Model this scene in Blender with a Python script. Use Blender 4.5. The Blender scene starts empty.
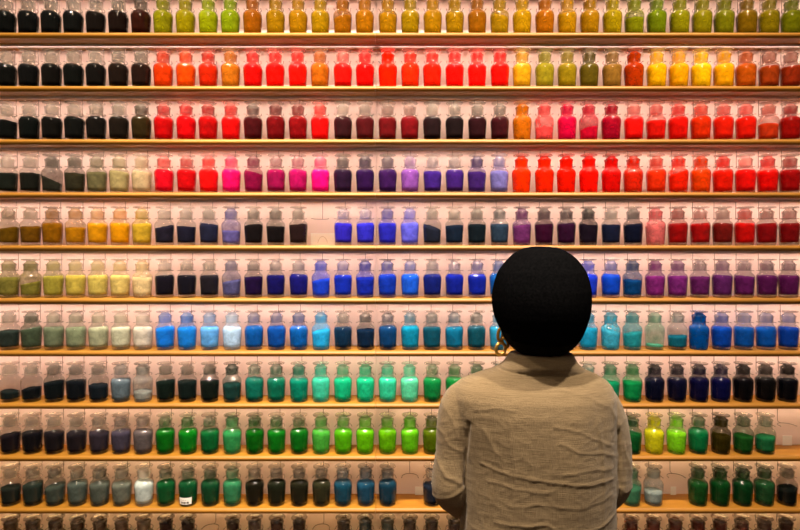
import bpy, bmesh, math, random
from mathutils import Vector, noise, Matrix

random.seed(7)
PI = math.pi
S = bpy.context.scene
COL = S.collection

# ------------------------------------------------------------------ camera
EYE = 1.55
cam_d = bpy.data.cameras.new('camera')
cam_d.sensor_width = 36
cam_d.lens = 24
cam_d.clip_start = 0.02
cam = bpy.data.objects.new('camera', cam_d)
COL.objects.link(cam)
cam.location = (0, -1.924, EYE)
cam.rotation_euler = (math.radians(90 - 0.8), 0, 0)
S.camera = cam

# ------------------------------------------------------------------ world, lights, exposure
w = bpy.data.worlds.new('world')
S.world = w
w.use_nodes = True
w.node_tree.nodes['Background'].inputs[0].default_value = (1.0, 0.8, 0.62, 1)
w.node_tree.nodes['Background'].inputs[1].default_value = 0.05

LED_STRENGTH = 22.0
LED_LEVELS = (0.8, 0.82, 0.9, 1.0, 1.0, 1.0, 0.98, 0.88, 0.72, 0.6, 0.5)   # strip by strip, top to bottom
LED_COLOR = (1.0, 0.71, 0.56)


def area(name, loc, target, size, power, color, spread=180):
    d = bpy.data.lights.new(name, 'AREA')
    d.shape = 'DISK'
    d.size = size
    d.energy = power
    d.color = color
    d.spread = math.radians(spread)
    o = bpy.data.objects.new(name, d)
    COL.objects.link(o)
    o.location = loc
    o.rotation_euler = (Vector(target) - Vector(loc)).to_track_quat('-Z', 'Y').to_euler()
    return o


def spot(name, loc, target, angle, power, color, radius=0.04, blend=1.0):
    d = bpy.data.lights.new(name, 'SPOT')
    d.spot_size = math.radians(angle)
    d.spot_blend = blend
    d.energy = power
    d.color = color
    d.shadow_soft_size = radius
    o = bpy.data.objects.new(name, d)
    COL.objects.link(o)
    o.location = loc
    o.rotation_euler = (Vector(target) - Vector(loc)).to_track_quat('-Z', 'Y').to_euler()
    return o


spot('ceiling_spot_left', (-1.0, -1.3, 3.72), (-0.85, 0.0, 1.1), 64, 430, (1.0, 0.80, 0.58))
spot('ceiling_spot_middle', (-0.1, -1.3, 3.72), (-0.1, 0.0, 1.35), 62, 560, (1.0, 0.83, 0.66))
spot('ceiling_spot_right', (0.95, -1.15, 3.72), (0.78, 0.0, 1.2), 66, 440, (1.0, 0.82, 0.62))
area('ceiling_lamp_rear', (0.0, -2.8, 3.7), (0, 0, 1.3), 0.9, 30, (1.0, 0.78, 0.58))

vs = S.view_settings
vs.view_transform = 'Standard'
vs.look = 'None'
vs.gamma = 1
vs.use_curve_mapping = False
vs.exposure = 0.35
S.cycles.transparent_max_bounces = 24
S.cycles.max_bounces = 8


# ------------------------------------------------------------------ helpers
def lin(c):
    c = c / 255
    return c / 12.92 if c <= 0.04045 else ((c + 0.055) / 1.055) ** 2.4


def hexlin(h):
    return tuple(lin(int(h[i:i + 2], 16)) for i in (0, 2, 4))


def new_obj(name, me, mat=None, parent=None, loc=None):
    o = bpy.data.objects.new(name, me)
    COL.objects.link(o)
    if mat is not None and me is not None and not me.materials:
        me.materials.append(mat)
    if parent is not None:
        o.parent = parent
    if loc is not None:
        o.location = loc
    return o


def mesh(name, verts, faces, smooth=False):
    me = bpy.data.meshes.new(name)
    me.from_pydata([tuple(v) for v in verts], [], faces)
    me.update()
    if smooth:
        for p in me.polygons:
            p.use_smooth = True
    return me


def box(x0, x1, y0, y1, z0, z1):
    v = [(x0, y0, z0), (x1, y0, z0), (x1, y1, z0), (x0, y1, z0), (x0, y0, z1), (x1, y0, z1), (x1, y1, z1), (x0, y1, z1)]
    f = [(0, 3, 2, 1), (4, 5, 6, 7), (0, 1, 5, 4), (1, 2, 6, 5), (2, 3, 7, 6), (3, 0, 4, 7)]
    return v, f


def merge(parts):
    V, F = [], []
    for v, f in parts:
        n = len(V)
        V += [tuple(p) for p in v]
        F += [tuple(i + n for i in q) for q in f]
    return V, F


def tag(o, label, cat=None, group=None, kind=None):
    if label:
        o['label'] = label
    if cat:
        o['category'] = cat
    if group:
        o['group'] = group
    if kind:
        o['kind'] = kind
    return o


def lathe(profile, seg=24):
    """profile: [(r, z)], r = 0 at an end closes it with a pole."""
    V, F, rings = [], [], []
    for r, z in profile:
        if r < 1e-6:
            V.append((0, 0, z))
            rings.append([len(V) - 1])
        else:
            s = len(V)
            for k in range(seg):
                a = 2 * PI * k / seg
                V.append((r * math.cos(a), r * math.sin(a), z))
            rings.append(list(range(s, s + seg)))
    for a, b in zip(rings, rings[1:]):
        for k in range(seg):
            k2 = (k + 1) % seg
            if len(a) == 1 and len(b) == 1:
                continue
            if len(a) == 1:
                F.append((a[0], b[k2], b[k]))
            elif len(b) == 1:
                F.append((a[k], a[k2], b[0]))
            else:
                F.append((a[k], a[k2], b[k2], b[k]))
    return V, F


def tube(pts, r, seg=6, closed=False):
    pts = [Vector(p) for p in pts]
    V, F = [], []
    n = len(pts)
    up = Vector((0.13, 0.21, 0.97)).normalized()
    for i, p in enumerate(pts):
        if closed:
            t = pts[(i + 1) % n] - pts[i - 1]
        else:
            t = pts[min(i + 1, n - 1)] - pts[max(i - 1, 0)]
        t.normalize()
        a = t.cross(up)
        if a.length < 1e-3:
            a = t.cross(Vector((1, 0, 0)))
        a.normalize()
        b = t.cross(a)
        rr = r[i] if isinstance(r, (list, tuple)) else r
        for k in range(seg):
            q = 2 * PI * k / seg
            V.append(p + a * rr * math.cos(q) + b * rr * math.sin(q))
    m = n if closed else n - 1
    for i in range(m):
        j = (i + 1) % n
        for k in range(seg):
            k2 = (k + 1) % seg
            F.append((i * seg + k, i * seg + k2, j * seg + k2, j * seg + k))
    if not closed:
        F.append(tuple(range(seg))[::-1])
        F.append(tuple((n - 1) * seg + k for k in range(seg)))
    return V, F


# ------------------------------------------------------------------ materials
def mat(name):
    m = bpy.data.materials.new(name)
    m.use_nodes = True
    nt = m.node_tree
    nt.nodes.clear()
    out = nt.nodes.new('ShaderNodeOutputMaterial')
    return m, nt, out


def N(nt, kind, **kw):
    n = nt.nodes.new(kind)
    for k, v in kw.items():
        if k.startswith('i_'):
            n.inputs[k[2:].replace('_', ' ')].default_value = v
        else:
            setattr(n, k, v)
    return n


def principled(name, color, rough=0.5, metal=0.0, noise_scale=None, noise_amt=0.15, bump=0.0, sheen=0.0, stretch=(1, 1, 1)):
    m, nt, out = mat(name)
    b = N(nt, 'ShaderNodeBsdfPrincipled')
    b.inputs['Base Color'].default_value = (*color, 1)
    b.inputs['Roughness'].default_value = rough
    b.inputs['Metallic'].default_value = metal
    if sheen:
        b.inputs['Sheen Weight'].default_value = sheen
    if noise_scale:
        tc = N(nt, 'ShaderNodeTexCoord')
        mp = N(nt, 'ShaderNodeMapping')
        mp.inputs['Scale'].default_value = stretch
        nz = N(nt, 'ShaderNodeTexNoise')
        nz.inputs['Scale'].default_value = noise_scale
        nz.inputs['Detail'].default_value = 5
        nt.links.new(tc.outputs['Object'], mp.inputs[0])
        nt.links.new(mp.outputs[0], nz.inputs['Vector'])
        mr = N(nt, 'ShaderNodeMapRange')
        mr.inputs['From Min'].default_value = 0.3
        mr.inputs['From Max'].default_value = 0.7
        mr.inputs['To Min'].default_value = 1 - noise_amt
        mr.inputs['To Max'].default_value = 1 + noise_amt
        nt.links.new(nz.outputs['Fac'], mr.inputs['Value'])
        vm = N(nt, 'ShaderNodeVectorMath', operation='SCALE')
        vm.inputs[0].default_value = color
        nt.links.new(mr.outputs[0], vm.inputs['Scale'])
        nt.links.new(vm.outputs[0], b.inputs['Base Color'])
        if bump:
            bp = N(nt, 'ShaderNodeBump')
            bp.inputs['Strength'].default_value = bump
            bp.inputs['Distance'].default_value = 0.002
            nt.links.new(nz.outputs['Fac'], bp.inputs['Height'])
            nt.links.new(bp.outputs[0], b.inputs['Normal'])
    nt.links.new(b.outputs[0], out.inputs[0])
    return m


def color_source(nt, attr):
    """object colour for single jars, a per-jar colour attribute for the joined ones"""
    if attr:
        a = N(nt, 'ShaderNodeAttribute', attribute_name='pigment_colour')
        return a.outputs['Color'], a.outputs['Alpha']
    a = N(nt, 'ShaderNodeObjectInfo')
    return a.outputs['Color'], a.outputs['Alpha']


def pigment_mat(name, attr=False):
    m, nt, out = mat(name)
    c, al = color_source(nt, attr)
    tc = N(nt, 'ShaderNodeTexCoord')
    oi = N(nt, 'ShaderNodeObjectInfo')
    add = N(nt, 'ShaderNodeVectorMath', operation='ADD')
    nt.links.new(tc.outputs['Object'], add.inputs[0])
    nt.links.new(oi.outputs['Random'], add.inputs[1])
    nz = N(nt, 'ShaderNodeTexNoise')
    nz.inputs['Scale'].default_value = 55
    nz.inputs['Detail'].default_value = 6
    nz.inputs['Distortion'].default_value = 0.6
    nt.links.new(add.outputs[0], nz.inputs['Vector'])
    mr = N(nt, 'ShaderNodeMapRange')
    mr.inputs['From Min'].default_value = 0.3
    mr.inputs['From Max'].default_value = 0.72
    mr.inputs['To Min'].default_value = 0.62
    mr.inputs['To Max'].default_value = 1.18
    nt.links.new(nz.outputs['Fac'], mr.inputs['Value'])
    vm = N(nt, 'ShaderNodeVectorMath', operation='SCALE')
    nt.links.new(c, vm.inputs[0])
    nt.links.new(mr.outputs[0], vm.inputs['Scale'])
    b = N(nt, 'ShaderNodeBsdfPrincipled')
    b.inputs['Roughness'].default_value = 0.9
    b.inputs['Specular IOR Level'].default_value = 0.1
    nt.links.new(vm.outputs[0], b.inputs['Base Color'])
    bp = N(nt, 'ShaderNodeBump')
    bp.inputs['Strength'].default_value = 0.35
    bp.inputs['Distance'].default_value = 0.002
    nt.links.new(nz.outputs['Fac'], bp.inputs['Height'])
    nt.links.new(bp.outputs[0], b.inputs['Normal'])
    nt.links.new(b.outputs[0], out.inputs[0])
    return m


def glass_mat(name, attr=False, frost=0.0, stain_gain=1.0, ior=1.5, edge=(0.22, 0.13, 0.07), sharp=5.5):
    """thin clear glass, dusted inside with the jar's own powder"""
    m, nt, out = mat(name)
    c, al = color_source(nt, attr)
    lw = N(nt, 'ShaderNodeLayerWeight')
    lw.inputs['Blend'].default_value = 0.35
    ramp = N(nt, 'ShaderNodeMix', data_type='RGBA')
    ramp.inputs[6].default_value = (0.95, 0.95, 0.93, 1)
    ramp.inputs[7].default_value = (*edge, 1)
    pw = N(nt, 'ShaderNodeMath', operation='POWER')
    pw.inputs[1].default_value = sharp
    nt.links.new(lw.outputs['Facing'], pw.inputs[0])
    nt.links.new(pw.outputs[0], ramp.inputs[0])
    tr = N(nt, 'ShaderNodeBsdfTransparent')
    nt.links.new(ramp.outputs[2], tr.inputs[0])
    # powder film / frosting
    dif = N(nt, 'ShaderNodeBsdfDiffuse')
    trl = N(nt, 'ShaderNodeBsdfTranslucent')
    nt.links.new(c, dif.inputs[0])
    nt.links.new(c, trl.inputs[0])
    film = N(nt, 'ShaderNodeMixShader')
    film.inputs[0].default_value = 0.5
    nt.links.new(dif.outputs[0], film.inputs[1])
    nt.links.new(trl.outputs[0], film.inputs[2])
    tc = N(nt, 'ShaderNodeTexCoord')
    nz = N(nt, 'ShaderNodeTexNoise')
    nz.inputs['Scale'].default_value = 45
    nz.inputs['Detail'].default_value = 3
    nt.links.new(tc.outputs['Object'], nz.inputs['Vector'])
    mr = N(nt, 'ShaderNodeMapRange')
    mr.inputs['From Min'].default_value = 0.3
    mr.inputs['From Max'].default_value = 0.7
    mr.inputs['To Min'].default_value = 0.45 * stain_gain
    mr.inputs['To Max'].default_value = 1.35 * stain_gain
    nt.links.new(nz.outputs['Fac'], mr.inputs['Value'])
    fa = N(nt, 'ShaderNodeMath', operation='MULTIPLY', use_clamp=True)
    nt.links.new(al, fa.inputs[0])
    nt.links.new(mr.outputs[0], fa.inputs[1])
    base = tr
    if frost > 0:
        fd = N(nt, 'ShaderNodeBsdfDiffuse')
        fd.inputs[0].default_value = (0.95, 0.86, 0.78, 1)
        ft = N(nt, 'ShaderNodeBsdfTranslucent')
        ft.inputs[0].default_value = (0.95, 0.86, 0.78, 1)
        fm = N(nt, 'ShaderNodeMixShader')
        fm.inputs[0].default_value = 0.5
        nt.links.new(fd.outputs[0], fm.inputs[1])
        nt.links.new(ft.outputs[0], fm.inputs[2])
        fx = N(nt, 'ShaderNodeMixShader')
        fx.inputs[0].default_value = frost
        nt.links.new(tr.outputs[0], fx.inputs[1])
        nt.links.new(fm.outputs[0], fx.inputs[2])
        base = fx
    mx = N(nt, 'ShaderNodeMixShader')
    nt.links.new(fa.outputs[0], mx.inputs[0])
    nt.links.new(base.outputs[0], mx.inputs[1])
    nt.links.new(film.outputs[0], mx.inputs[2])
    gl = N(nt, 'ShaderNodeBsdfGlossy')
    gl.inputs['Roughness'].default_value = 0.06 if frost < 0.1 else 0.2
    fr = N(nt, 'ShaderNodeFresnel')
    fr.inputs['IOR'].default_value = ior
    fin = N(nt, 'ShaderNodeMixShader')
    geo = N(nt, 'ShaderNodeNewGeometry')
    front = N(nt, 'ShaderNodeMath', operation='SUBTRACT')       # the wall is thin: no total reflection on its inner side
    front.inputs[0].default_value = 1.0
    nt.links.new(geo.outputs['Backfacing'], front.inputs[1])
    ff = N(nt, 'ShaderNodeMath', operation='MULTIPLY')
    nt.links.new(fr.outputs[0], ff.inputs[0])
    nt.links.new(front.outputs[0], ff.inputs[1])
    nt.links.new(ff.outputs[0], fin.inputs[0])
    nt.links.new(mx.outputs[0], fin.inputs[1])
    nt.links.new(gl.outputs[0], fin.inputs[2])
    nt.links.new(fin.outputs[0], out.inputs[0])
    return m


M_wood = principled('shelf_wood', (0.31, 0.138, 0.010), 0.5, noise_scale=9, noise_amt=0.16, bump=0.15, stretch=(0.6, 9, 14))
M_wood2 = principled('shelf_wood_darker', (0.28, 0.118, 0.009), 0.5, noise_scale=9, noise_amt=0.16, bump=0.15, stretch=(0.6, 9, 14))
M_wall = principled('wall_paint', (0.78, 0.64, 0.60), 0.8, noise_scale=3, noise_amt=0.03)
M_dark = principled('dark_wall_paint', (0.05, 0.04, 0.035), 0.8, noise_scale=4, noise_amt=0.1)
M_floor = principled('floor_boards', (0.16, 0.09, 0.045), 0.45, noise_scale=5, noise_amt=0.25, stretch=(1, 8, 1))
M_ceil = principled('ceiling_paint', (0.10, 0.08, 0.065), 0.9, noise_scale=4, noise_amt=0.1)
M_wire = principled('wire_metal', (0.12, 0.085, 0.06), 0.4, metal=0.8)
M_rail = principled('rail_metal', (0.30, 0.22, 0.16), 0.4, metal=0.7)
M_alu = principled('strip_channel', (0.85, 0.78, 0.74), 0.5)
M_card = principled('white_card', (0.88, 0.86, 0.84), 0.7)
M_ink = principled('printed_ink', (0.07, 0.06, 0.05), 0.7)
M_pig = pigment_mat('pigment_powder')
M_pig_a = pigment_mat('pigment_powder_mass', True)
M_glass = glass_mat('jar_glass')
M_glass_a = glass_mat('jar_glass_mass', True)
M_stop = glass_mat('stopper_glass', frost=0.05, stain_gain=0.45, ior=1.4, edge=(0.16, 0.08, 0.02), sharp=3.5)
M_plug = glass_mat('frosted_glass', frost=0.26, stain_gain=1.15)
M_stop_a = glass_mat('stopper_glass_mass', True, frost=0.05, stain_gain=0.45, ior=1.4, edge=(0.16, 0.08, 0.02), sharp=3.5)
M_plug_a = glass_mat('frosted_glass_mass', True, frost=0.26, stain_gain=1.15)

M_led = []
for k_ in LED_LEVELS:
    m_, nt, out = mat('strip_light_diffuser')
    e = N(nt, 'ShaderNodeEmission')
    warm_ = max(0.0, (0.95 - k_) / 0.45) if len(M_led) > 5 else 0.0        # the lower strips burn warmer
    e.inputs[0].default_value = (LED_COLOR[0], LED_COLOR[1] - 0.07 * warm_, LED_COLOR[2] - 0.28 * warm_, 1)
    e.inputs[1].default_value = LED_STRENGTH * k_
    nt.links.new(e.outputs[0], out.inputs[0])
    M_led.append(m_)

# ------------------------------------------------------------------ the setting
X_END = 1.78
SEAM = -0.0866
SH_F, SH_B, SH_T = -0.060, 0.060, 0.0192
PITCH = 0.1854
Z1 = EYE + 0.7842
shelf_z = [Z1 - PITCH * i for i in range(-1, 11)]      # index 0 is the shelf just above the picture

v, f = merge([box(-X_END, SEAM - 0.0009, SH_B, SH_B + 0.03, 0, 3.9), box(SEAM + 0.0009, X_END, SH_B, SH_B + 0.03, 0, 3.9),
              box(-X_END, X_END, SH_B + 0.03, SH_B + 0.05, 0, 3.9)])
tag(new_obj('wall_back', mesh('wall_back', v, f), M_wall), None, kind='structure')
for nm, b in (('wall_left', (-X_END - 0.1, -X_END, -3.6, 0.11, 0, 3.9)), ('wall_right', (X_END, X_END + 0.1, -3.6, 0.11, 0, 3.9)),
              ('wall_front', (-X_END - 0.1, X_END + 0.1, -3.7, -3.6, 0, 3.9))):
    v, f = box(*b)
    tag(new_obj(nm, mesh(nm, v, f), M_dark), None, kind='structure')
v, f = box(-X_END - 0.1, X_END + 0.1, -3.7, 0.11, -0.1, 0)
tag(new_obj('floor', mesh('floor', v, f), M_floor), None, kind='structure')
v, f = box(-X_END - 0.1, X_END + 0.1, -3.7, 0.11, 3.9, 4.0)
tag(new_obj('ceiling', mesh('ceiling', v, f), M_ceil), None, kind='structure')

ORD = ['zeroth', 'top', 'second', 'third', 'fourth', 'fifth', 'sixth', 'seventh', 'eighth', 'ninth', 'tenth', 'eleventh',
       'twelfth', 'thirteenth', 'fourteenth', 'fifteenth', 'sixteenth', 'seventeenth', 'eighteenth', 'nineteenth', 'twentieth']
ORDN = ['zeroth', 'first'] + ORD[2:]
JY = -0.018          # the jars stand a little forward of the middle of the shelf
COLX = [(9 + 22.27 * k - 400) / 279.5 for k in range(36)]


def shelf_profile(x0, x1):
    pr = [(SH_B, 0), (SH_F + 0.008, 0), (SH_F + 0.006, -0.0006), (SH_F + 0.0033, -0.0026), (SH_F + 0.0012, -0.0055), (SH_F, -0.0085),
          (SH_F + 0.001, -0.0125), (SH_F + 0.0065, -SH_T), (SH_B, -SH_T)]
    n = len(pr)
    V = [(x, y, z) for x in (x0, x1) for y, z in pr]
    F = [(i, (i + 1) % n, (i + 1) % n + n, i + n) for i in range(n)] + [tuple(range(n))[::-1], tuple(range(n, 2 * n))]
    return V, F


# a wire holder: hangs from the shelf at the back, ends in a fork around the jar's neck
FORK_Z = -(PITCH - 0.0965)
hp = [(0, 0.045, -SH_T), (0, 0.045, -0.05), (0, 0.0445, FORK_Z + 0.006), (0, 0.041, FORK_Z + 0.001), (0, 0.034, FORK_Z), (0, 0.0288, FORK_Z)]
V1, F1 = tube(hp, 0.0011, 6)
arc = [(0.0288 * math.sin(a), 0.0288 * math.cos(a), FORK_Z) for a in [math.radians(-100 + 200 * i / 16) for i in range(17)]]
arc = [(arc[0][0] * 1.1, arc[0][1] - 0.004, FORK_Z - 0.001)] + arc + [(arc[-1][0] * 1.1, arc[-1][1] - 0.004, FORK_Z - 0.001)]
V2, F2 = tube(arc, 0.0011, 6)
holder_me = mesh('wire_holder', *merge([(V1, F1), (V2, F2)]), smooth=True)
holder_me.materials.append(M_wire)

for i, z in enumerate(shelf_z):
    for side, (x0, x1) in enumerate(((-X_END + 0.002, SEAM - 0.0005), (SEAM + 0.0005, X_END - 0.002))):
        V, F = shelf_profile(x0, x1)
        me = mesh('shelf_board', V, F)
        root = bpy.data.objects.new('shelf', None)
        COL.objects.link(root)
        root.location = (0, 0, z)
        half = 'left' if side == 0 else 'right'
        if i == 0:
            lab = f'orange wooden shelf above the frame, {half} half of that run'
        elif i == 11:
            lab = f'orange wooden shelf under the cropped bottom row, {half} of the joint'
        else:
            lab = f'{ORD[i]} orange wooden shelf board{"" if i == 1 else " from the top"}, part {half} of the joint'
        tag(root, lab, 'shelf', 'shelf boards carrying the pigment jars')
        new_obj('board', me, M_wood if side == 0 else M_wood2, root)
        if i < 11:
            v, f = merge([box(x0, x1, 0.001, 0.003, -SH_T - 0.0079, -SH_T), box(x0, x1, 0.0165, 0.018, -SH_T - 0.003, -SH_T)])
            ch = new_obj('strip_light', mesh('strip_light', v, f), M_alu, root)
            v, f = box(x0 + 0.012, x1 - 0.012, 0.0056, 0.0164, -SH_T - 0.0025, -SH_T - 0.0005)
            new_obj('light_diffuser', mesh('light_diffuser', v, f), M_led[i], ch)
            v, f = box(x0, x1, JY + 0.0425, JY + 0.0475, -SH_T - 0.0035, -SH_T)
            new_obj('wire_rail', mesh('wire_rail', v, f), M_rail, root)
            for k, x in enumerate(COLX):
                if x0 < x < x1:
                    h = new_obj('wire_holder', holder_me, None, root, (x + random.uniform(-0.0007, 0.0007), JY + 0.0012, 0))
                    h.rotation_euler = (0, 0, random.uniform(-0.08, 0.08))

# ------------------------------------------------------------------ jars
def glass_r(z):
    prof = [(0.0, 0.0278), (0.004, 0.0296), (0.03, 0.0311), (0.064, 0.0332), (0.074, 0.0332), (0.0805, 0.0310), (0.0855, 0.0262), (0.0895, 0.0224), (0.14, 0.0224)]
    for (a, ra), (b, rb) in zip(prof, prof[1:]):
        if z <= b:
            return ra + (rb - ra) * (z - a) / (b - a)
    return 0.0217


GP = [(0, 0.001), (0.0216, 0.0), (0.0268, 0.0006), (0.0288, 0.003), (0.0297, 0.007), (0.0311, 0.03), (0.0326, 0.054), (0.0333, 0.064), (0.0333, 0.072),
      (0.0323, 0.0775), (0.0294, 0.0825), (0.0252, 0.0864), (0.0226, 0.0895), (0.0220, 0.093), (0.0223, 0.112), (0.0236, 0.1165), (0.0243, 0.1188), (0.0232, 0.1208), (0.0205, 0.1202)]
glass_vf = lathe(GP, 28)
# inner floor of the thick glass base
inner = lathe([(0, 0.0085), (0.018, 0.0080), (0.0262, 0.0098)], 28)
BASE_V, BASE_F = merge([glass_vf, inner])
glass_me = mesh('jar_glass', BASE_V, BASE_F, True)
glass_me.materials.append(M_glass)
# ground glass plug in the neck
PLUG = [(0, 0.096), (0.0178, 0.096), (0.0190, 0.098), (0.0204, 0.1185), (0.0202, 0.1230), (0.0150, 0.1265), (0.0130, 0.1305)]
plug_vf = lathe(PLUG, 24)
plug_me = mesh('plug', *plug_vf, smooth=True)
plug_me.materials.append(M_plug)
# flat round stopper head with a dished top
HEAD = [(0.0130, 0.1305), (0.021, 0.1318), (0.0280, 0.1330), (0.0297, 0.1348), (0.0292, 0.1368), (0.0266, 0.1378), (0.0235, 0.1370), (0.0205, 0.1350), (0.012, 0.1335), (0, 0.1332)]
head_vf = lathe(HEAD, 28)
head_me = mesh('stopper_head', *head_vf, smooth=True)
head_me.materials.append(M_stop)


def pigment_vf(fill, slope, seed, seg=24):
    """powder filling the jar up to FILL (m above its base), its surface tilted by SLOPE and uneven"""
    V, F = [], []
    z0 = 0.0118
    levels = 7
    ph = random.uniform(-0.5, 0.5) if slope else random.uniform(0, 6.28)
    rnd = Vector((seed * 3.1, seed * 1.7, 0))
    amp = 0.0035 if fill < 0.075 else 0.0012

    def top(x, y):
        t = fill + slope * (x * math.cos(ph) + y * math.sin(ph)) / 0.03
        t += amp * noise.noise(Vector((x * 60, y * 60, 0)) + rnd)
        return max(0.0145, min(t, 0.088))
    rings = []
    for l in range(levels):
        u = l / (levels - 1)
        ring = []
        for k in range(seg):
            a = 2 * PI * k / seg
            cx, cy = math.cos(a), math.sin(a)
            zt = top(0.03 * cx, 0.03 * cy)
            z = z0 + (zt - z0) * u
            r = min(glass_r(z), glass_r(z + 0.002)) - (0.0012 if fill > 0.081 else 0.0018)
            V.append((r * cx, r * cy, z))
            ring.append(len(V) - 1)
        rings.append(ring)
    for s in (0.66, 0.33):
        ring = []
        for k in range(seg):
            a = 2 * PI * k / seg
            b = V[rings[levels - 1][k]]
            x, y = b[0] * s, b[1] * s
            V.append((x, y, top(x, y) + 0.0012))
            ring.append(len(V) - 1)
        rings.append(ring)
    V.append((0, 0, top(0, 0) + 0.0015))
    c = len(V) - 1
    V.append((0, 0, z0))
    cb = len(V) - 1
    for a, b in zip(rings, rings[1:]):
        for k in range(seg):
            k2 = (k + 1) % seg
            F.append((a[k], a[k2], b[k2], b[k]))
    for k in range(seg):
        k2 = (k + 1) % seg
        F.append((rings[-1][k], rings[-1][k2], c))
        F.append((rings[0][k2], rings[0][k], cb))
    return V, F


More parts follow.
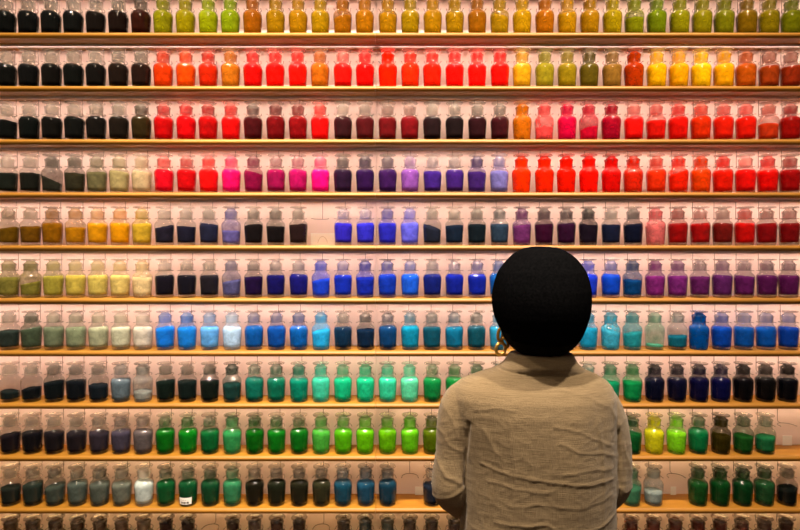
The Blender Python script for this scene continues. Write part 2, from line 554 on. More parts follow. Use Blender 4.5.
# each row of the picture, left to right: colour[:fill[:tilt[:dust]]]   '-' nothing stands there   'x' hidden behind the person
ROWS = [
    ("yellow", "0c1210 0b1010 0d1210 0e1210 1e1008:.95 2a1206 4a1c06 a89a10 b09a00 "
     "a8a404 9ca010 b06a00 b48600 bc8800 bc9000 b87600:.8:.3 c08000 c08a00:.85 "
     "b89000 c08c00 b88a00:.9 b07000 b88c08:.8:-.3 c89800 c07800 c89400:.9 c08c00 "
     "c0a000 a09808:.7 909408 a89808 a89408 988c08 a07800 a88c08 989008", .55),
    ("orange", "0a0f0e 0a0d10 140c08 0c1410 160e0a 2a160a 34180a e05000 e86000 "
     "d83800 d08020:.97:0:.5 e01000 f01800 f01c00 d07818 e81800:1:0:.25 f01000 ff3400:1:0:.9 "
     "f04000 f03000 f81800 ff1800 f01800 e0a820 b09828 b09018 806818 "
     "b08038:.95 d05008:1:0:.8 f8c000 f8b800 ffcc10 f8b808 d87010 b85010:.9:0:.3 b04010:.9:0:.3", .45),
    ("red", "0c1614:.85 0a1816 181410 101412 1c1410 2a1c10 4a3818 d00810 e00818 "
     "c81010 e01010 601018:.95 901018 a01018 e81010:.97:0:.35 48101a:1:0:.1 681018:1:0:.15 801018:.97:0:.2 "
     "90101c:1:0:.2 301418:1:0:.12 281014:1:0:.12 400c18:1:0:.2 500c18:1:0:.2 d88018:1:0:.7 e8605a:.55:0:.5 e00850:1:0:.55 d81040:.55:.2:.5 "
     "c01038:1:0:.6 f01808:1:0:.25 e82000:.85:0:.3 f02008 f04800 f03000:1:0:.3 f02800:1:0:.3 e05020:.7:0:.3 c01808", .4),
    ("mixed", "30342c:.9:0:.12 2c2c24:.9:0:.12 484438:.6:-.5:.35 504834:.9:0:.3 8a7c58:.93:0:.25 c0a878:.97:0:.25 d8b890:.97:0:.25 e81030:1.05:0:.3 d80818:1.05:0:.3 "
     "f01818:1:0:.35 f01878:1:0:.35 a01050:.95:-.3:.35 a80c58:1:0:.2 c01068:1:0:.2 f00c88:1:0:.25 402040:1:0:.3 481c58:1:0:.35 502060:1:0:.25 "
     "a060a8:1:0:.2 502880:.97:0:.1 502478:1:0:.1 583078:.93:0:.35 9080b0:.97:0:.25 f04800:1.1:0:.85 f03800:1.1:0:.9 f02800:1.1:0:.9 f82000:1.1:0:.85 "
     "e81c10:1.1:0:.85 e83c18:.93:0:.6 f04810:1:0:.4 f83808:.9:.35:.5 f86008:1.05:0:.5 f83008:1:0:.45 f81808:1.1:0:.2 f81808:1.05:0:.45 c00c10:1.1:0:.35", .3),
    ("mixed", "8a6410:.75:.3:.2 8a5e08:.85:0:.12 b07808:1:0:.35 c88c10:.8:0:.3 e0a010:1:0:.2 e8a408:1:0:.25 d8b040:.97:0:.3 302838:.85:.25:.1 282438:.85:0:.1 "
     "303048:.97:0:.15 8070a0:.65:0:.35 201418:.93:0:.2 201418:.85:0:.25 382020:.95:0:.2 - 4030b0:1:0:.1 4038b8:1:0:.1 3c38b0:1:0:.25 "
     "7c74d0:1:0:.25 282c3c:.85:-.4:.15 182c40:.9:0:.15 182830:.95:0:.25 3c4c5c:.95:0:.25 8a4478:.9:0:.45 501038:.95:0:.4 48143c:1:0:.35 302030:.93:0:.45 "
     "1c2440:.93:0:.15 141c38:.97:0:.3 e8857e:.9:0:.55 b00c10:1:0:.3 b81010:1:0:.2 902018:1:0:.2 e01810:1:0:.3 a80c18:1:0:.2 a01018:1:0:.25", .2),
    ("mixed", "a89850:.9:0:.3 a8984c:.65:.25:.4 c0ac50:.97:0:.25 d8bc60:1:0:.2 e0c470:1:0:.2 e8c880:1:0:.2 f0d0a0:.9:0:.35 201828:1:0:.1 1c1828:1:0:.1 "
     "302830:1:0:.15 70688c:.75:.2:.3 301048:.93:0:.2 1c1468:1:0:.15 201c78:1.05:0:.15 3058c8:.8:.2:.35 1c3cb0:1:0:.15 2840b0:.9:0:.35 1c48b0:1.05:0:.25 "
     "2868c8:1.05:0:.15 142878:1.05:0:.15 142c98:1.05:0:.15 1430a0:1.05:0:.2 2070b0:1.05:0:.3 x1c58b0 x1c50b8 x1c50b8 3050c8:1.05:0:.3 "
     "1058c0:1.05:0:.2 105888:.8:0:.4 a03c88:.95:0:.4 983c88:.97:0:.35 803070:.93:0:.2 803878:1:0:.3 802c70:.97:0:.2 7a2868:1:0:.25 7c2868:1:0:.25", .2),
    ("mixed", "485048:.85:0:.12 687058:.95:.2:.3 8a8c70:1:0:.15 a0a080:1:0:.15 c0b898:1:0:.15 d8ccb0:1:0:.15 e8d4c0:1:0:.2 2c90d8:1:.15:.25 3098d8:1:0:.3 "
     "80b8e0:1:0:.2 d0dcf0:1:0:.25 0868a8:1.05:0:.2 0c60a8:1.05:0:.2 0870b0:1.05:0:.25 40b8d8:.85:.2:.35 083c58:1:0:.15 083450:.9:0:.2 08507c:1.05:0:.2 "
     "0898b0:1.05:0:.25 086070:1:0:.2 087c98:1:0:.2 085c68:1.05:0:.2 40a0b8:1:0:.3 x3890b8 x3890b8 x3890b8 30a8c0:.95:0:.4 "
     "60bcc8:.85:-.3:.5 40a8a8:.75:.2:.45 70b090:.22:0:.3 107888:.6:0:.15 0870b0:1.05:0:.8 0c60b8:1:0:.3 0c68b0:1:0:.2 0c6cb8:1:0:.2 1058b0:1:0:.2", .2),
    ("mixed", "1c2c2c:.45:0:.1 141e24:.6:0:.15 182428:.9:0:.25 182028:.95:0:.2 202c34:.75:0:.2 80888c:1:0:.2 b0a89c:.45:0:.4 182c24:.93:0:.2 182c28:.93:0:.2 "
     "202c24:.93:0:.3 305850:.8:0:.4 08806c:1.05:0:.2 088468:1.05:0:.25 089c80:1:0:.4 60d0b0:1.05:0:.4 20c090:1.05:0:.25 30c898:1.05:0:.35 50d0a8:1.05:0:.3 "
     "80d8b0:1.05:0:.4 089050:1.05:0:.2 089048:1.05:0:.3 088048:1:0:.3 x209880 x209880 x209880 x209880 x30a090 "
     "18a070:.9:0:.35 18a060:.9:0:.4 101838:1.05:0:.5 10143c:1.05:0:.45 101048:1.05:0:.5 141858:1.05:0:.5 141018:1.05:0:.55 141014:1.05:0:.45 10101c:1:0:.5", .2),
    ("mixed", "282028:.85:.15:.15 1c1820:.95:0:.15 2a2228:.95:0:.15 30262c:.93:0:.15 483c44:.95:0:.15 605460:1:0:.2 80706c:1:0:.25 088020:1.05:0:.3 089028:1.05:0:.3 "
     "087840:1:0:.25 50a868:.95:0:.4 087818:1:0:.35 088420:1:0:.3 087c20:1.05:0:.25 68b850:1:0:.35 70b810:1.05:0:.3 80c008:1.05:0:.35 80b808:1.05:0:.35 "
     "80c020:1.05:0:.4 707c08:1.05:0:.4 x88901c x88901c x609030 x609030 x409030 x409030 x309030 x309030 187038:.9:0:.4 "
     "e4d42c:1.05:0:.5 a8dc30:.95:0:.45 008850:1.1:0:.3 584808:.8:0:.6 2c6c2c:.8:0:.35 308050:.75:0:.2 -", .2),
    ("mixed", "343830:.8:0:.15 40483e:.95:0:.2 606458:.85:.2:.25 707468:1:0:.2 78786a:.95:0:.3 888474:.97:0:.25 d8d4c8:1.05:0:.15 186838:1.05:0:.25 18643a:1.05:0:.25 "
     "205c38:1.05:0:.3 509468:1.05:0:.3 24200c:1:0:.2 282c18:1.05:0:.2 302c18:1:0:.25 444028:1.05:0:.25 205868:1.05:0:.25 2c5c70:1:0:.3 204c5c:1.05:0:.25 "
     "- 202c3c:.9:0:.15 x203040 x203040 x305040 x305040 x406050 x406050 x508060 x508060 60906c:.8:0:.4 "
     "a8a89c:.6:0:.3 - 2c6830:1:0:.5 185e28:1.05:0:.55 145a2c:1.05:0:.5 3c6c40:1:0:.45 14201c:.75:.2:.25", .2),
]
LAST = "6a4a30 6a4a30 604028 604028 705038 806048 806048 3a1010 301010 - 3a1a10 4a2010 4a1c10 301008 - 504030 405048 606050 604838 604838 503830 704030 603020 603020 603020 603020 603020 603020 802818 905040 803828 783020 702818 782c20 683020 502018".split()

PALETTE = {
    'black': (12, 16, 18), 'charcoal black': (32, 32, 34), 'black-brown': (38, 18, 8), 'dark brown': (72, 30, 10), 'bronze brown': (74, 56, 24),
    'olive yellow': (160, 152, 10), 'golden yellow': (190, 140, 4), 'amber yellow': (176, 108, 2), 'lime yellow': (140, 156, 16),
    'bright yellow': (250, 192, 6), 'orange': (240, 76, 4), 'amber orange': (208, 120, 24), 'scarlet': (244, 24, 4), 'red': (224, 10, 16), 'brick orange': (178, 72, 18),
    'dark red': (160, 16, 24), 'maroon': (104, 16, 24), 'blackish maroon': (54, 14, 24), 'coral pink': (232, 100, 92), 'crimson pink': (220, 12, 72),
    'hot pink': (240, 18, 128), 'magenta': (176, 12, 92), 'orchid purple': (160, 92, 168), 'plum': (84, 18, 60), 'dark purple': (74, 32, 90), 'violet': (84, 44, 128),
    'lavender grey': (140, 126, 174), 'mauve': (138, 68, 120), 'magenta purple': (134, 50, 118), 'dark olive': (50, 48, 36), 'grey olive': (78, 74, 56), 'khaki': (138, 126, 88),
    'sand': (192, 168, 120), 'pale sand': (220, 190, 146), 'ochre brown': (138, 98, 12), 'ochre': (184, 124, 8), 'golden ochre': (226, 162, 12),
    'pale ochre': (214, 178, 70), 'dark slate': (40, 42, 56), 'indigo': (28, 22, 110), 'ultramarine': (62, 54, 180), 'periwinkle': (124, 116, 208),
    'navy blue': (20, 34, 66), 'cobalt blue': (24, 60, 180), 'royal blue': (20, 44, 150), 'azure blue': (14, 100, 176), 'sky blue': (46, 148, 216),
    'pale blue': (128, 184, 224), 'bluish white': (208, 220, 240), 'cream': (236, 208, 160), 'grey green': (112, 116, 92), 'pale grey green': (160, 160, 128),
    'stone beige': (198, 188, 156), 'dark teal': (8, 60, 82), 'teal': (8, 92, 106), 'turquoise': (8, 150, 176), 'pale turquoise': (80, 176, 200),
    'deep sea green': (8, 130, 106), 'mint green': (40, 196, 148), 'pale mint': (112, 212, 176), 'emerald green': (8, 140, 76), 'dark green grey': (26, 42, 36),
    'grey': (128, 134, 138), 'dark grey': (72, 62, 68), 'warm grey': (120, 110, 104), 'grass green': (8, 128, 30), 'soft green': (88, 176, 92),
    'yellow green': (124, 188, 12), 'olive green': (112, 124, 8), 'forest green': (24, 92, 50), 'dark forest green': (14, 74, 42), 'dark olive brown': (48, 42, 20),
    'petrol blue': (34, 84, 100), 'white': (216, 212, 200), 'pale grey': (168, 168, 156), 'muted green': (84, 146, 104),
}


def colour_name(h):
    c = [int(h[i:i + 2], 16) for i in (0, 2, 4)]
    return min(PALETTE, key=lambda n: sum((a - b) ** 2 for a, b in zip(c, PALETTE[n])))


def albedo(h):
    return tuple(min(0.9, (c ** 1.28) * g + 0.001) for c, g in zip(hexlin(h), PIG_GAIN))


PIG_GAIN = (0.80, 0.98, 1.2)
mass = {'pig': [], 'glass': [], 'stop': [], 'plug': []}


def add_mass(x, y, z, h, fill, slope, dust, seed):
    c = albedo(h)
    T = lambda vf: ([(a + x, b + y, d + z) for a, b, d in vf[0]], vf[1])
    mass['pig'].append((T(pigment_vf(fill, slope, seed)), (*c, 1)))
    mass['glass'].append((T((BASE_V, BASE_F)), (*c, dust)))
    mass['plug'].append((T(plug_vf), (*c, dust)))
    mass['stop'].append((T(head_vf), (*c, dust)))


def make_jar(x, y, z, h, fill, slope, dust, seed, label, group, rz):
    root = bpy.data.objects.new('pigment_jar', None)
    COL.objects.link(root)
    root.location = (x, y, z)
    root.rotation_euler = (0, 0, rz)
    tag(root, label, 'jar', group)
    c = albedo(h)
    g = new_obj('glass_body', glass_me, None, root)
    g.color = (*c, dust)
    V, F = pigment_vf(fill, slope, seed)
    p = new_obj('pigment', mesh('pigment', V, F, True), M_pig, root)
    p.color = (*c, 1)
    s = new_obj('stopper', head_me, None, root)
    s.color = (*c, dust)
    q = new_obj('stopper_plug', plug_me, None, s)
    q.color = (*c, min(1, dust * 1.1))
    return root


GROUPS = ['', 'pigment jars on the top shelf'] + [f'pigment jars on the {ORD[i]} shelf from the top' for i in range(2, 11)]
for r, (_, txt, ddust) in enumerate(ROWS, 1):
    toks = txt.split()
    assert len(toks) == 36, (r, len(toks))
    z = shelf_z[r]
    here = [k for k, t in enumerate(toks) if t != '-' and t[0] != 'x']
    for k, t in enumerate(toks):
        if t == '-':
            continue
        hidden = t[0] == 'x'
        q = t.lstrip('x').split(':')
        fill = (float(q[1]) if len(q) > 1 else 1.0) * (0.083 if r <= 3 else 0.0785 if r <= 7 else 0.0765)
        if r == 4 and fill > 0.078:
            fill = 0.082
        slope = (float(q[2]) if len(q) > 2 else 0) * 0.028
        dust = float(q[3]) if len(q) > 3 else ddust
        if slope == 0 and fill < 0.086:
            slope = random.uniform(-0.003, 0.003)
        lum = 1.0 if len(q) > 3 else sum(hexlin(q[0])[i_] * w_ for i_, w_ in ((0, 0.3), (1, 0.6), (2, 0.1)))
        dust *= 0.22 + 0.78 * min(1, lum / 0.06) if lum < 0.06 and hexlin(q[0])[0] < 0.15 else 1
        x = COLX[k] + random.uniform(-0.0012, 0.0012)
        y = JY + random.uniform(-0.001, 0.0012)
        seed = r * 40 + k
        zz = z + 0.0002
        if hidden:
            add_mass(x, y, zz, q[0], fill, slope, dust, seed)
            continue
        amount = 'nearly empty ' if fill < 0.02 else 'half-full ' if fill < 0.048 else ''
        nl, nr = here.index(k), len(here) - here.index(k)
        if k <= 17 or (r >= 7 and k < 23):
            where = f'{ORDN[nl + 1] if nl + 1 < 21 else str(nl + 1) + "th"} jar from the left' if nl else 'leftmost jar'
        else:
            where = f'{ORDN[nr]} jar from the right' if nr > 1 else 'rightmost jar'
        sh = 'top shelf' if r == 1 else f'{ORD[r]} shelf from top'
        cn = colour_name(q[0])
        lab = f'{amount}jar of {cn} pigment, {sh}, {where}'
        if r == 10 and k == 8:
            lab = 'glass jar of dark green pigment with a white sticker low on its front'
        jar = make_jar(x, y, zz, q[0], fill, slope, dust, seed, lab, GROUPS[r], 0)
        if r == 10 and k == 8:
            # curved paper sticker low on the front of the jar
            V, F = [], []
            n = 10
            for i in range(n + 1):
                a = math.radians(-90 - 42 + 84 * i / n)
                for zq in (0.010, 0.034):
                    for rr in (glass_r(zq) + 0.0006, glass_r(zq) + 0.0011):
                        V.append((rr * math.cos(a), rr * math.sin(a), zq))
            for i in range(n):
                b = i * 4
                F += [(b, b + 4, b + 6, b + 2), (b + 1, b + 3, b + 7, b + 5), (b, b + 1, b + 5, b + 4), (b + 2, b + 6, b + 7, b + 3)]
            F += [(0, 2, 3, 1), (n * 4, n * 4 + 1, n * 4 + 3, n * 4 + 2)]
            st = new_obj('sticker', mesh('sticker', V, F), M_card, jar)
            st['label'] = 'white printed sticker'
            parts = []
            for a0, a1, z0, z1 in [(-26, -20, .013, .020), (-17, -11, .013, .020), (-8, 1, .013, .020), (4, 9, .013, .020), (12, 24, .013, .020), (-26, 20, .025, .0262)]:
                V, F = [], []
                for i in range(4):
                    a = math.radians(-90 + a0 + (a1 - a0) * i / 3)
                    for zq in (z0, z1):
                        rr = glass_r(zq) + 0.0013
                        V.append((rr * math.cos(a), rr * math.sin(a), zq))
                for i in range(3):
                    F.append((i * 2, i * 2 + 2, i * 2 + 3, i * 2 + 1))
                parts.append((V, F))
            new_obj('print', mesh('print', *merge(parts)), M_ink, st)

# the row at the very bottom, of which only the stoppers show, and the jars behind the person: one object
for k, h in enumerate(LAST):
    if h == '-':
        continue
    add_mass(COLX[k] + random.uniform(-0.0012, 0.0012), JY + random.uniform(-0.001, 0.0012), shelf_z[11] + 0.0002, h, 0.07, 0, 0.6, 900 + k)
V, F, colr, mi = [], [], [], []
for m_i, key in enumerate(('glass', 'pig', 'stop', 'plug')):
    for (v, f), c in mass[key]:
        n = len(V)
        V += v
        F += [tuple(i + n for i in q) for q in f]
        colr += [c] * len(v)
        mi += [m_i] * len(f)
me = mesh('pigment_jars', V, F, True)
at = me.color_attributes.new('pigment_colour', 'FLOAT_COLOR', 'POINT')
at.data.foreach_set('color', [x for c in colr for x in c])
for m_ in (M_glass_a, M_pig_a, M_stop_a, M_plug_a):
    me.materials.append(m_)
me.polygons.foreach_set('material_index', mi)
tag(new_obj('pigment_jars', me), 'row of glass jars cropped by the bottom edge, only round stoppers showing', 'jars', kind='stuff')

# white cards standing behind the jars
def card(name, x, z, wdt, hgt, label, y=0.052, ring=False):
    v, f = box(-wdt / 2, wdt / 2, -0.0008, 0.0008, 0, hgt)
    o = bpy.data.objects.new(name, None)
    COL.objects.link(o)
    o.location = (x, y, z + 0.0003)
    new_obj('card', mesh('card', v, f), M_card, o)
    if ring:  # curved reflection on the card, modelled as a thin coloured arc
        pts = [(0.018 * math.cos(a), -0.0012, hgt * 0.1 + 0.030 * math.sin(a)) for a in [math.radians(12 + 156 * i / 20) for i in range(21)]]
        new_obj('reflection_arc', mesh('reflection_arc', *tube(pts, 0.0006, 4)), M_rail, o)
    tag(o, label, 'card', 'small white cards behind the jars')
    return o


card('label_card', COLX[14] - 0.003, shelf_z[5], 0.088, 0.048, 'wide white card standing at the back of the empty place on the fifth shelf', ring=True)
card('label_card', COLX[19] - 0.041, shelf_z[10], 0.036, 0.030, 'small white card behind the empty place left of the person, tenth shelf')
card('label_card', COLX[31] - 0.052, shelf_z[10], 0.020, 0.030, 'small white card beside the gap among green jars on the tenth shelf')
card('label_card', COLX[35] + 0.052, shelf_z[9], 0.034, 0.036, 'white card at the right edge, ninth shelf, past the last jar')

# ------------------------------------------------------------------ the person
PY = -0.514
PS = 378.0


def P(px, py, dy=0.0):
    return Vector(((px - 400) / PS, PY + dy, EYE - (py - 257.5) / PS))


def loft(rings, seg=40, power=2.0):
    """rings: (centre, half width x, half depth y, tilt) closed stack"""
    V, F = [], []
    for c, a, b in rings:
        for k in range(seg):
            t = 2 * PI * k / seg
            ct, st = math.cos(t), math.sin(t)
            V.append((c.x + a * math.copysign(abs(ct) ** (2 / power), ct), c.y + b * math.copysign(abs(st) ** (2 / power), st), c.z))
    n = len(rings)
    for i in range(n - 1):
        for k in range(seg):
            k2 = (k + 1) % seg
            F.append((i * seg + k, (i + 1) * seg + k, (i + 1) * seg + k2, i * seg + k2))
    F.append(tuple(range(seg)))
    F.append(tuple((n - 1) * seg + k for k in range(seg))[::-1])
    return V, F


def smooth_path(pts, sub=6):
    """Catmull-Rom through (Vector, radius)"""
    res = []
    n = len(pts)
    for i in range(n - 1):
        p0, p1, p2, p3 = pts[max(i - 1, 0)], pts[i], pts[i + 1], pts[min(i + 2, n - 1)]
        for s in range(sub):
            t = s / sub
            def cr(a, b, c, d):
                return 0.5 * ((2 * b) + (c - a) * t + (2 * a - 5 * b + 4 * c - d) * t * t + (3 * b - a - 3 * c + d) * t ** 3)
            res.append((cr(p0[0], p1[0], p2[0], p3[0]), cr(p0[1], p1[1], p2[1], p3[1])))
    res.append(pts[-1])
    return res


def chain(pts, seg=16, sub=6):
    sp = smooth_path([(Vector(p), r) for p, r in pts], sub)
    # round ends
    p0, r0 = sp[0]
    d0 = (sp[0][0] - sp[1][0]).normalized()
    p1, r1 = sp[-1]
    d1 = (sp[-1][0] - sp[-2][0]).normalized()
    pre = [(p0 + d0 * r0 * s, r0 * c) for s, c in ((0.92, 0.35), (0.7, 0.7), (0.35, 0.93))]
    post = [(p1 + d1 * r1 * s, r1 * c) for s, c in ((0.35, 0.93), (0.7, 0.7), (0.92, 0.35))]
    sp = pre + sp + post
    return tube([p for p, _ in sp], [r for _, r in sp], seg)


def ellipsoid(c, rx, ry, rz, seg=24, rings=14):
    prof = [(math.sin(PI * i / rings), -math.cos(PI * i / rings)) for i in range(rings + 1)]
    prof[0] = (0, -1)
    prof[-1] = (0, 1)
    V, F = lathe(prof, seg)
    return [(c[0] + x * rx, c[1] + y * ry, c[2] + z * rz) for x, y, z in V], F


def remesh(parts, voxel, smooth=4, factor=0.6):
    V, F = merge(parts)
    me = mesh('tmp', V, F)
    bm = bmesh.new()
    bm.from_mesh(me)
    bmesh.ops.recalc_face_normals(bm, faces=bm.faces)
    bm.to_mesh(me)
    bm.free()
    o = bpy.data.objects.new('tmp', me)
    COL.objects.link(o)
    md = o.modifiers.new('r', 'REMESH')
    md.mode = 'VOXEL'
    md.voxel_size = voxel
    md2 = o.modifiers.new('s', 'SMOOTH')
    md2.factor = factor
    md2.iterations = smooth
    dg = bpy.context.evaluated_depsgraph_get()
    dg.update()
    res = bpy.data.meshes.new_from_object(o.evaluated_get(dg))
    bpy.data.objects.remove(o)
    for p in res.polygons:
        p.use_smooth = True
    return res


M_skin = principled('skin', (0.50, 0.27, 0.16), 0.5, noise_scale=30, noise_amt=0.06)
M_hair = principled('black_hair', (0.003, 0.0028, 0.0026), 0.9, noise_scale=120, noise_amt=0.4, stretch=(1, 1, 0.1))
M_hair.node_tree.nodes['Principled BSDF'].inputs['Specular IOR Level'].default_value = 0.05
M_beret = principled('black_wool', (0.0025, 0.0025, 0.0028), 1.0, noise_scale=180, noise_amt=0.4, bump=0.3)
M_beret.node_tree.nodes['Principled BSDF'].inputs['Specular IOR Level'].default_value = 0.0
M_trouser = principled('dark_trousers', (0.02, 0.022, 0.03), 0.9, noise_scale=60, noise_amt=0.2)
M_shoe = principled('black_leather', (0.015, 0.013, 0.012), 0.35)
M_gold = principled('gold_links', (0.85, 0.52, 0.12), 0.28, metal=0.9)
M_tort = principled('dark_gold_link', (0.42, 0.20, 0.03), 0.3, metal=0.8)
M_eye = principled('eye_white', (0.8, 0.78, 0.75), 0.3)
M_button = principled('brown_button', (0.10, 0.055, 0.03), 0.4)

person = bpy.data.objects.new('person', None)
COL.objects.link(person)
person.location = (0.365, PY, 0)
tag(person, 'person seen from behind in black beret and wrinkled beige linen jacket before the shelves', 'person')


def pchild(name, me, m, parent=None):
    for v in me.vertices:
        pass
    me.transform(Matrix.Translation(-person.location))
    return new_obj(name, me, m, parent or person)


# --- body
HX = (541 - 400) / PS
hc = Vector((HX, PY + 0.0, 1.425))
parts = []
parts.append(ellipsoid(hc + Vector((0, 0.0, 0.025)), 0.075, 0.092, 0.085))             # skull
parts.append(ellipsoid(hc + Vector((0, 0.035, -0.035)), 0.058, 0.062, 0.078))          # face and jaw
parts.append(chain([(hc + Vector((0, 0.095, -0.005)), 0.007), (hc + Vector((0, 0.106, -0.03)), 0.012)], 10, 2))   # nose
parts.append(chain([(hc + Vector((-0.018, 0.091, -0.062)), 0.005), (hc + Vector((0, 0.098, -0.062)), 0.008), (hc + Vector((0.018, 0.091, -0.062)), 0.005)], 8, 3))  # lips
for s in (-1, 1):
    parts.append(ellipsoid(hc + Vector((s * 0.077, -0.002, -0.015)), 0.009, 0.018, 0.031, 12, 8))  # ears
parts.append(chain([(hc + Vector((0, 0.0, -0.07)), 0.050), (P(540, 362, -0.01), 0.050), (P(539, 376, -0.01), 0.046)]))          # neck
torso = [(P(540, 366), .055, .05), (P(539, 378), .09, .045), (P(538, 388), .14, .07), (P(538, 405), .17, .095), (P(538, 430), .16, .105), (P(538, 470), .145, .10),
         (P(538, 510), .135, .095), (P(538, 545), .155, .105), (P(538, 580), .165, .11), (P(538, 600), .13, .09)]
parts.append(loft(torso, 32))
LH = Vector((HX - 0.045, PY + 0.235, 0.800))      # wrists
RH = Vector((HX + 0.045, PY + 0.235, 0.790))
larm = [(P(471, 394), .043), (P(461, 420), .040), (P(457, 455, -0.005), .037), (P(454, 484, -0.01), .036), (P(462, 505, 0.05), .033), (P(480, 530, 0.13), .029), (LH, .024)]
rarm = [(P(597, 394), .043), (P(606, 420), .040), (P(609, 455, -0.005), .037), (P(610, 482, -0.01), .036), (P(603, 504, 0.05), .033), (P(588, 530, 0.13), .029), (RH, .024)]
parts += [chain(larm), chain(rarm)]
for s, wr in ((-1, LH), (1, RH)):
    # relaxed hands in front of the waist, fingers curled inward
    fw = Vector((-s * 0.75, 0.55, -0.15)).normalized()       # direction of the hand
    palm_c = wr + fw * 0.045
    side = Vector((0, 0, 1))
    nrm = fw.cross(side).normalized() * (1 if s < 0 else -1)
    for q in range(4):
        off = side * (0.027 - 0.018 * q)
        parts.append(chain([(wr + off * 0.5, 0.013), (palm_c + off, 0.0125), (wr + fw * 0.082 + off, 0.0105)], 10, 3))
        L = (0.072, 0.080, 0.074, 0.058)[q]
        b = wr + fw * 0.082 + off
        curl = -nrm if s > 0 else nrm
        cdir = Vector((0, -1, -0.15)).normalized()
        p1 = b + (fw * 0.9 + cdir * 0.3).normalized() * L * 0.42
        p2 = p1 + (fw * 0.5 + cdir * 0.85).normalized() * L * 0.32
        p3 = p2 + (fw * 0.1 + cdir).normalized() * L * 0.24
        parts.append(chain([(b, 0.0092), (p1, 0.0085), (p2, 0.0078), (p3, 0.0066)], 10, 3))
    tb = wr + fw * 0.025 + side * 0.024
    parts.append(chain([(tb, 0.013), (tb + fw * 0.025 + side * 0.022, 0.0105), (tb + fw * 0.052 + side * 0.028, 0.0085)], 10, 3))
for s in (-1, 1):
    hx = HX - 0.008 + s * 0.085
    leg = [(Vector((hx, PY, 0.74)), .085), (Vector((hx, PY + 0.005, 0.60)), .075), (Vector((hx, PY + 0.01, 0.43)), .056), (Vector((hx, PY - 0.005, 0.30)), .052), (Vector((hx, PY - 0.01, 0.10)), .036), (Vector((hx, PY - 0.01, 0.055)), .034)]
    parts.append(chain(leg))
    parts.append(chain([(Vector((hx, PY - 0.03, 0.042)), .030), (Vector((hx + s * 0.01, PY + 0.06, 0.036)), .028), (Vector((hx + s * 0.016, PY + 0.13, 0.028)), .022)]))
pchild('body', remesh(parts, 0.005, 3, 0.5), M_skin)
for s in (-1, 1):
    V, F = ellipsoid(hc + Vector((s * 0.030, 0.078, 0.0)), 0.012, 0.012, 0.009, 14, 8)
    e = pchild('eye', mesh('eye', V, F, True), M_eye)

# --- trousers and shoes
parts = []
parts.append(loft([(P(538, 540), .15, .115), (P(538, 570), .175, .125), (Vector((HX - .008, PY, .70)), .178, .125), (Vector((HX - .008, PY, .66)), .17, .11)], 32))
for s in (-1, 1):
    hx = HX - 0.008 + s * 0.088
    parts.append(chain([(Vector((hx, PY, 0.70)), .092), (Vector((hx, PY + 0.005, 0.52)), .083), (Vector((hx, PY, 0.30)), .074), (Vector((hx, PY - 0.01, 0.15)), .068)]))
pchild('trousers', remesh(parts, 0.008, 3), M_trouser)
for s in (-1, 1):
    hx = HX - 0.008 + s * 0.088
    parts = [chain([(Vector((hx, PY - 0.04, 0.045)), .042), (Vector((hx + s * 0.008, PY + 0.06, 0.040)), .042), (Vector((hx + s * 0.016, PY + 0.15, 0.032)), .034)]),
             chain([(Vector((hx, PY - 0.02, 0.06)), .042), (Vector((hx, PY - 0.012, 0.10)), .044)])]
    me = remesh(parts, 0.007, 3)
    for v in me.vertices:
        v.co.z = max(v.co.z, 0.001)
    pchild('shoe', me, M_shoe)

# --- linen jacket
rings = [(P(541, 352.5), 31, .062), (P(541, 358), 33.5, .066), (P(540.5, 364), 38, .074), (P(539, 369), 46, .066), (P(536, 373), 58, .066), (P(534, 379), 72, .078), (P(533, 386), 79, .096), (P(533, 395), 82, .112),
         (P(534, 408), 81, .122), (P(536, 430), 78, .130), (P(538, 455), 76, .135), (P(538, 480), 76, .138), (P(538, 505), 76, .140), (P(537.5, 530), 77, .142),
         (P(538, 555), 79, .146), (P(538, 575), 80, .15), (P(538, 578), 78, .148)]
rings = [(c, a / PS, b) for c, a, b in rings]
# finer steps
fine = []
for (c0, a0, b0), (c1, a1, b1) in zip(rings, rings[1:]):
    for s in range(3):
        t = s / 3
        fine.append((c0.lerp(c1, t), a0 + (a1 - a0) * t, b0 + (b1 - b0) * t))
fine.append(rings[-1])
parts = [loft(fine, 56, 2.25)]
ls = [(P(470, 395), .046), (P(462, 405), .052), (P(458, 425), .055), (P(456, 450), .053), (P(453, 472, -0.004), .054), (P(452, 486, -0.005), .053), (P(458, 501, 0.03), .050), (P(467, 518, 0.08), .046), (P(480, 534, 0.14), .043)]
rs = [(P(595, 395), .046), (P(601, 405), .052), (P(607, 425), .054), (P(610, 450), .054), (P(611, 470, -0.004), .052), (P(610, 484, -0.005), .052), (P(604, 501, 0.03), .049), (P(596, 518, 0.08), .046), (P(585, 534, 0.14), .043)]
parts += [chain(ls, 24), chain(rs, 24)]
jme = remesh(parts, 0.0036, 6, 0.6)

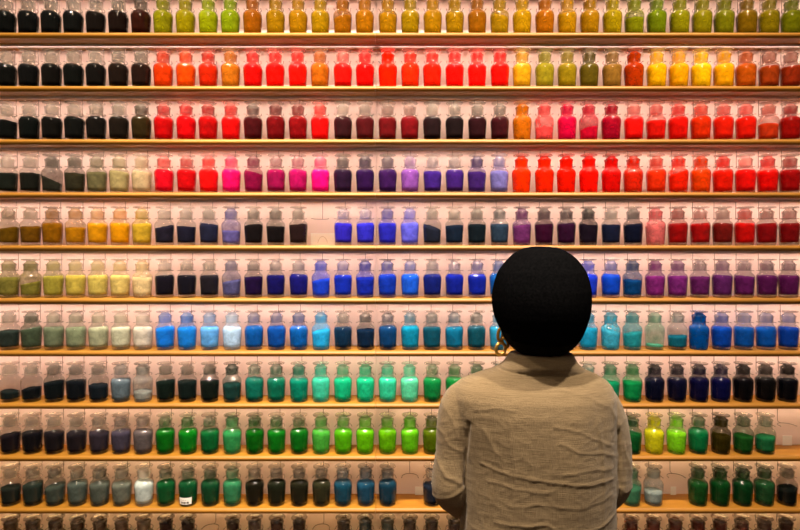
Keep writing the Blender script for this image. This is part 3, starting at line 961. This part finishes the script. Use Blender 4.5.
# folds: drag lines across the back, soft hanging folds, the centre seam, the collar seam
creases = [  # polylines in picture terms, height (m), width (m)
    ([(476, 452), (500, 457), (530, 461), (560, 465), (600, 466)], .0040, .0045),
    ([(480, 466), (510, 470), (535, 472)], .0025, .004),
    ([(488, 503), (520, 502), (534, 500), (545, 508), (580, 507), (606, 500)], .0040, .004),
    ([(545, 428), (565, 436), (590, 440), (608, 448)], .0030, .004),
    ([(542, 412), (570, 420), (600, 436)], .0025, .0045),
    ([(500, 486), (525, 482), (560, 487), (600, 480)], .0020, .004),
    ([(470, 515), (500, 516), (530, 522), (570, 520)], .0025, .004),
    ([(550, 455), (575, 452), (600, 456)], .0025, .0035),
    ([(470, 402), (490, 398), (505, 400)], .0025, .004),
    ([(478, 420), (488, 440), (482, 470), (478, 520)], .0035, .008),
    ([(500, 410), (505, 450), (502, 525)], .0030, .010),
    ([(585, 410), (590, 450), (588, 525)], .0030, .010),
    ([(560, 440), (562, 480), (560, 528)], .0022, .009),
    ([(520, 430), (522, 480), (519, 528)], .0022, .009),
    ([(538, 392), (538, 430), (538, 480), (538, 560)], .0030, .0032),
    ([(552, 382), (575, 388), (600, 400), (614, 420)], .0022, .006),
    ([(436, 455), (445, 470), (458, 475)], .0040, .006),
    ([(434, 492), (448, 488), (462, 480)], .0045, .006),
    ([(440, 425), (450, 440), (462, 445)], .0030, .006),
    ([(618, 440), (624, 455), (628, 470)], .0030, .006),
    ([(612, 480), (620, 486), (630, 484)], .0035, .006),
    ([(443, 400), (450, 412), (455, 430)], .0030, .006),
]
grooves = [
    ([(487, 365.5), (505, 367.5), (530, 371), (560, 371.5), (588, 368)], .0040, .0022),
    ([(465, 416), (464, 450), (463, 500), (463, 540)], .006, .005),
    ([(612, 425), (612.5, 460), (612, 500), (612, 540)], .006, .005),
]


def seg_d(p, a, b):
    ax, ay = a
    bx, by = b
    dx, dy = bx - ax, by - ay
    t = max(0, min(1, ((p[0] - ax) * dx + (p[1] - ay) * dy) / (dx * dx + dy * dy)))
    return math.hypot(p[0] - ax - t * dx, p[1] - ay - t * dy)


lines = [([((x - 400) / PS, EYE - (y - 257.5) / PS) for x, y in pl], h, wd) for pl, h, wd in creases] + \
        [([((x - 400) / PS, EYE - (y - 257.5) / PS) for x, y in pl], -h, wd) for pl, h, wd in grooves]
boxes = [(min(p[0] for p in pl) - 4 * wd, max(p[0] for p in pl) + 4 * wd, min(p[1] for p in pl) - 4 * wd, max(p[1] for p in pl) + 4 * wd) for pl, h, wd in lines]
offs = []
for v in jme.vertices:
    co, n = v.co, v.normal
    d = 0.0
    if n.y < 0.35:
        bk = min(1, max(0, 0.35 - n.y) / 0.5)
        for (pl, h, wd), bb in zip(lines, boxes):
            if bb[0] < co.x < bb[1] and bb[2] < co.z < bb[3]:
                wob = 0.003 * noise.noise(Vector((co.x * 30, co.z * 30, h * 900)))
                p = (co.x + wob, co.z + wob)
                m = min(seg_d(p, a, b) for a, b in zip(pl, pl[1:]))
                if m < 3.2 * wd:
                    d += h * (0.5 if h > 0 else 1) * math.exp(-(m / (wd * 0.8)) ** 2) * bk
    low = min(1.0, max(0.0, (1.26 - co.z) / 0.1))
    # crumpled linen: ridged noise, mostly sideways creases
    q1 = 1 - abs(noise.noise(Vector((co.x * 9, co.y * 9, co.z * 17)))) * 2
    q2 = 1 - abs(noise.noise(Vector((co.x * 26 + 5, co.y * 20, co.z * 40 + 3)))) * 2
    q3 = noise.noise(Vector((co.x * 12 + 9, co.y * 10, co.z * 2.4)))
    d += low * (0.0005 * max(0, q1) ** 3 + 0.0008 * max(0, q2) ** 3 + 0.009 * q3)
    offs.append(n * d)
for v, o_ in zip(jme.vertices, offs):
    v.co += o_

M_linen, nt, out = mat('beige_linen')
b = N(nt, 'ShaderNodeBsdfPrincipled')
b.inputs['Roughness'].default_value = 0.95
b.inputs['Specular IOR Level'].default_value = 0.15
b.inputs['Sheen Weight'].default_value = 0.15
tc = N(nt, 'ShaderNodeTexCoord')
facs = []
for sc in ((900, 900, 24), (28, 28, 900)):
    mp = N(nt, 'ShaderNodeMapping')
    mp.inputs['Scale'].default_value = sc
    nz = N(nt, 'ShaderNodeTexNoise')
    nz.inputs['Scale'].default_value = 1.0
    nz.inputs['Detail'].default_value = 2
    nt.links.new(tc.outputs['Object'], mp.inputs[0])
    nt.links.new(mp.outputs[0], nz.inputs['Vector'])
    facs.append(nz)
ad = N(nt, 'ShaderNodeMath', operation='ADD')
nt.links.new(facs[0].outputs['Fac'], ad.inputs[0])
nt.links.new(facs[1].outputs['Fac'], ad.inputs[1])
mr = N(nt, 'ShaderNodeMapRange')
mr.inputs['From Min'].default_value = 0.7
mr.inputs['From Max'].default_value = 1.3
nt.links.new(ad.outputs[0], mr.inputs['Value'])
mx = N(nt, 'ShaderNodeMix', data_type='RGBA')
mx.inputs[6].default_value = (0.115, 0.080, 0.041, 1)
mx.inputs[7].default_value = (0.20, 0.145, 0.080, 1)
nt.links.new(mr.outputs[0], mx.inputs[0])
nt.links.new(mx.outputs[2], b.inputs['Base Color'])
bp = N(nt, 'ShaderNodeBump')
bp.inputs['Strength'].default_value = 0.5
bp.inputs['Distance'].default_value = 0.0012
nt.links.new(mr.outputs[0], bp.inputs['Height'])
nt.links.new(bp.outputs[0], b.inputs['Normal'])
nt.links.new(b.outputs[0], out.inputs[0])
jacket = pchild('jacket', jme, M_linen)

# --- beret: its outline in the picture, round in depth
outl = [(246.3, 533, 545), (247.5, 524, 557), (250, 518, 563), (254, 512, 570), (259, 507, 576), (264.5, 502.5, 580.5), (272, 497.5, 585), (280, 494.5, 587.5), (290, 492, 589.7), (300, 491.3, 590.2),
        (308, 492, 589.8), (316, 493.5, 588.5), (324, 496.5, 586), (331, 500, 583.5), (338, 503.5, 580), (344, 508, 575), (349, 513, 570), (352.5, 519, 564), (354.5, 527, 555)]


def blob(levels, depth, dy, flat=1.0):
    rr = []
    for y, a, b_ in levels:
        hw = (b_ - a) / 2 / PS * 0.972
        rr.append((P((a + b_) / 2, y, dy), hw, hw * depth))
    V, F = loft(rr[::-1], 48, 2.05)
    return V, F


lv = [l for l in outl if l[0] <= 339]
extra = [(343, 511, 572), (344.5, 520, 563)]
me = remesh([blob(lv + extra, 1.05, 0.0)], 0.004, 4, 0.5)
for v in me.vertices:
    q = noise.noise(Vector((v.co.x * 14, v.co.y * 14, v.co.z * 9)))
    v.co += v.normal * (0.0022 * q)
pchild('beret', me, M_beret)
lv2 = [(318, 505, 577), (326, 503, 579)] + [l for l in outl if l[0] >= 331]
V, F = blob(lv2, 0.9, -0.006)
me = remesh([(V, F)], 0.004, 3, 0.5)
pchild('hair', me, M_hair)


# --- dangling chain earring at the left ear
def ring_mesh(c, rx, rz, tr, rot, seg=28):
    pts = []
    for i in range(seg):
        a = 2 * PI * i / seg
        p = Vector((rx * math.cos(a), 0, rz * math.sin(a)))
        p.rotate(rot)
        pts.append(c + p)
    return tube(pts, tr, 10, closed=True)


from mathutils import Euler
er = bpy.data.objects.new('earring', None)
COL.objects.link(er)
er.parent = person
er['label'] = 'earring of two heavy gold links'
for c, rx, rz, tr, rot, m in [
    (P(500.5, 334.5, 0.0), 0.0080, .0165, .0044, Euler((0, 0.12, 0.5)), M_tort),
    (P(505.5, 342.5, 0.0), .0060, .0130, .0040, Euler((0, -0.5, 0.2)), M_tort),
    (P(501, 349, 0.002), .0135, .0155, .0046, Euler((0, 0.3, 0.25)), M_gold)]:
    V, F = ring_mesh(c, rx, rz, tr, rot)
    me = mesh('link', V, F, True)
    me.transform(Matrix.Translation(-person.location))
    o = new_obj('link', me, m, er)
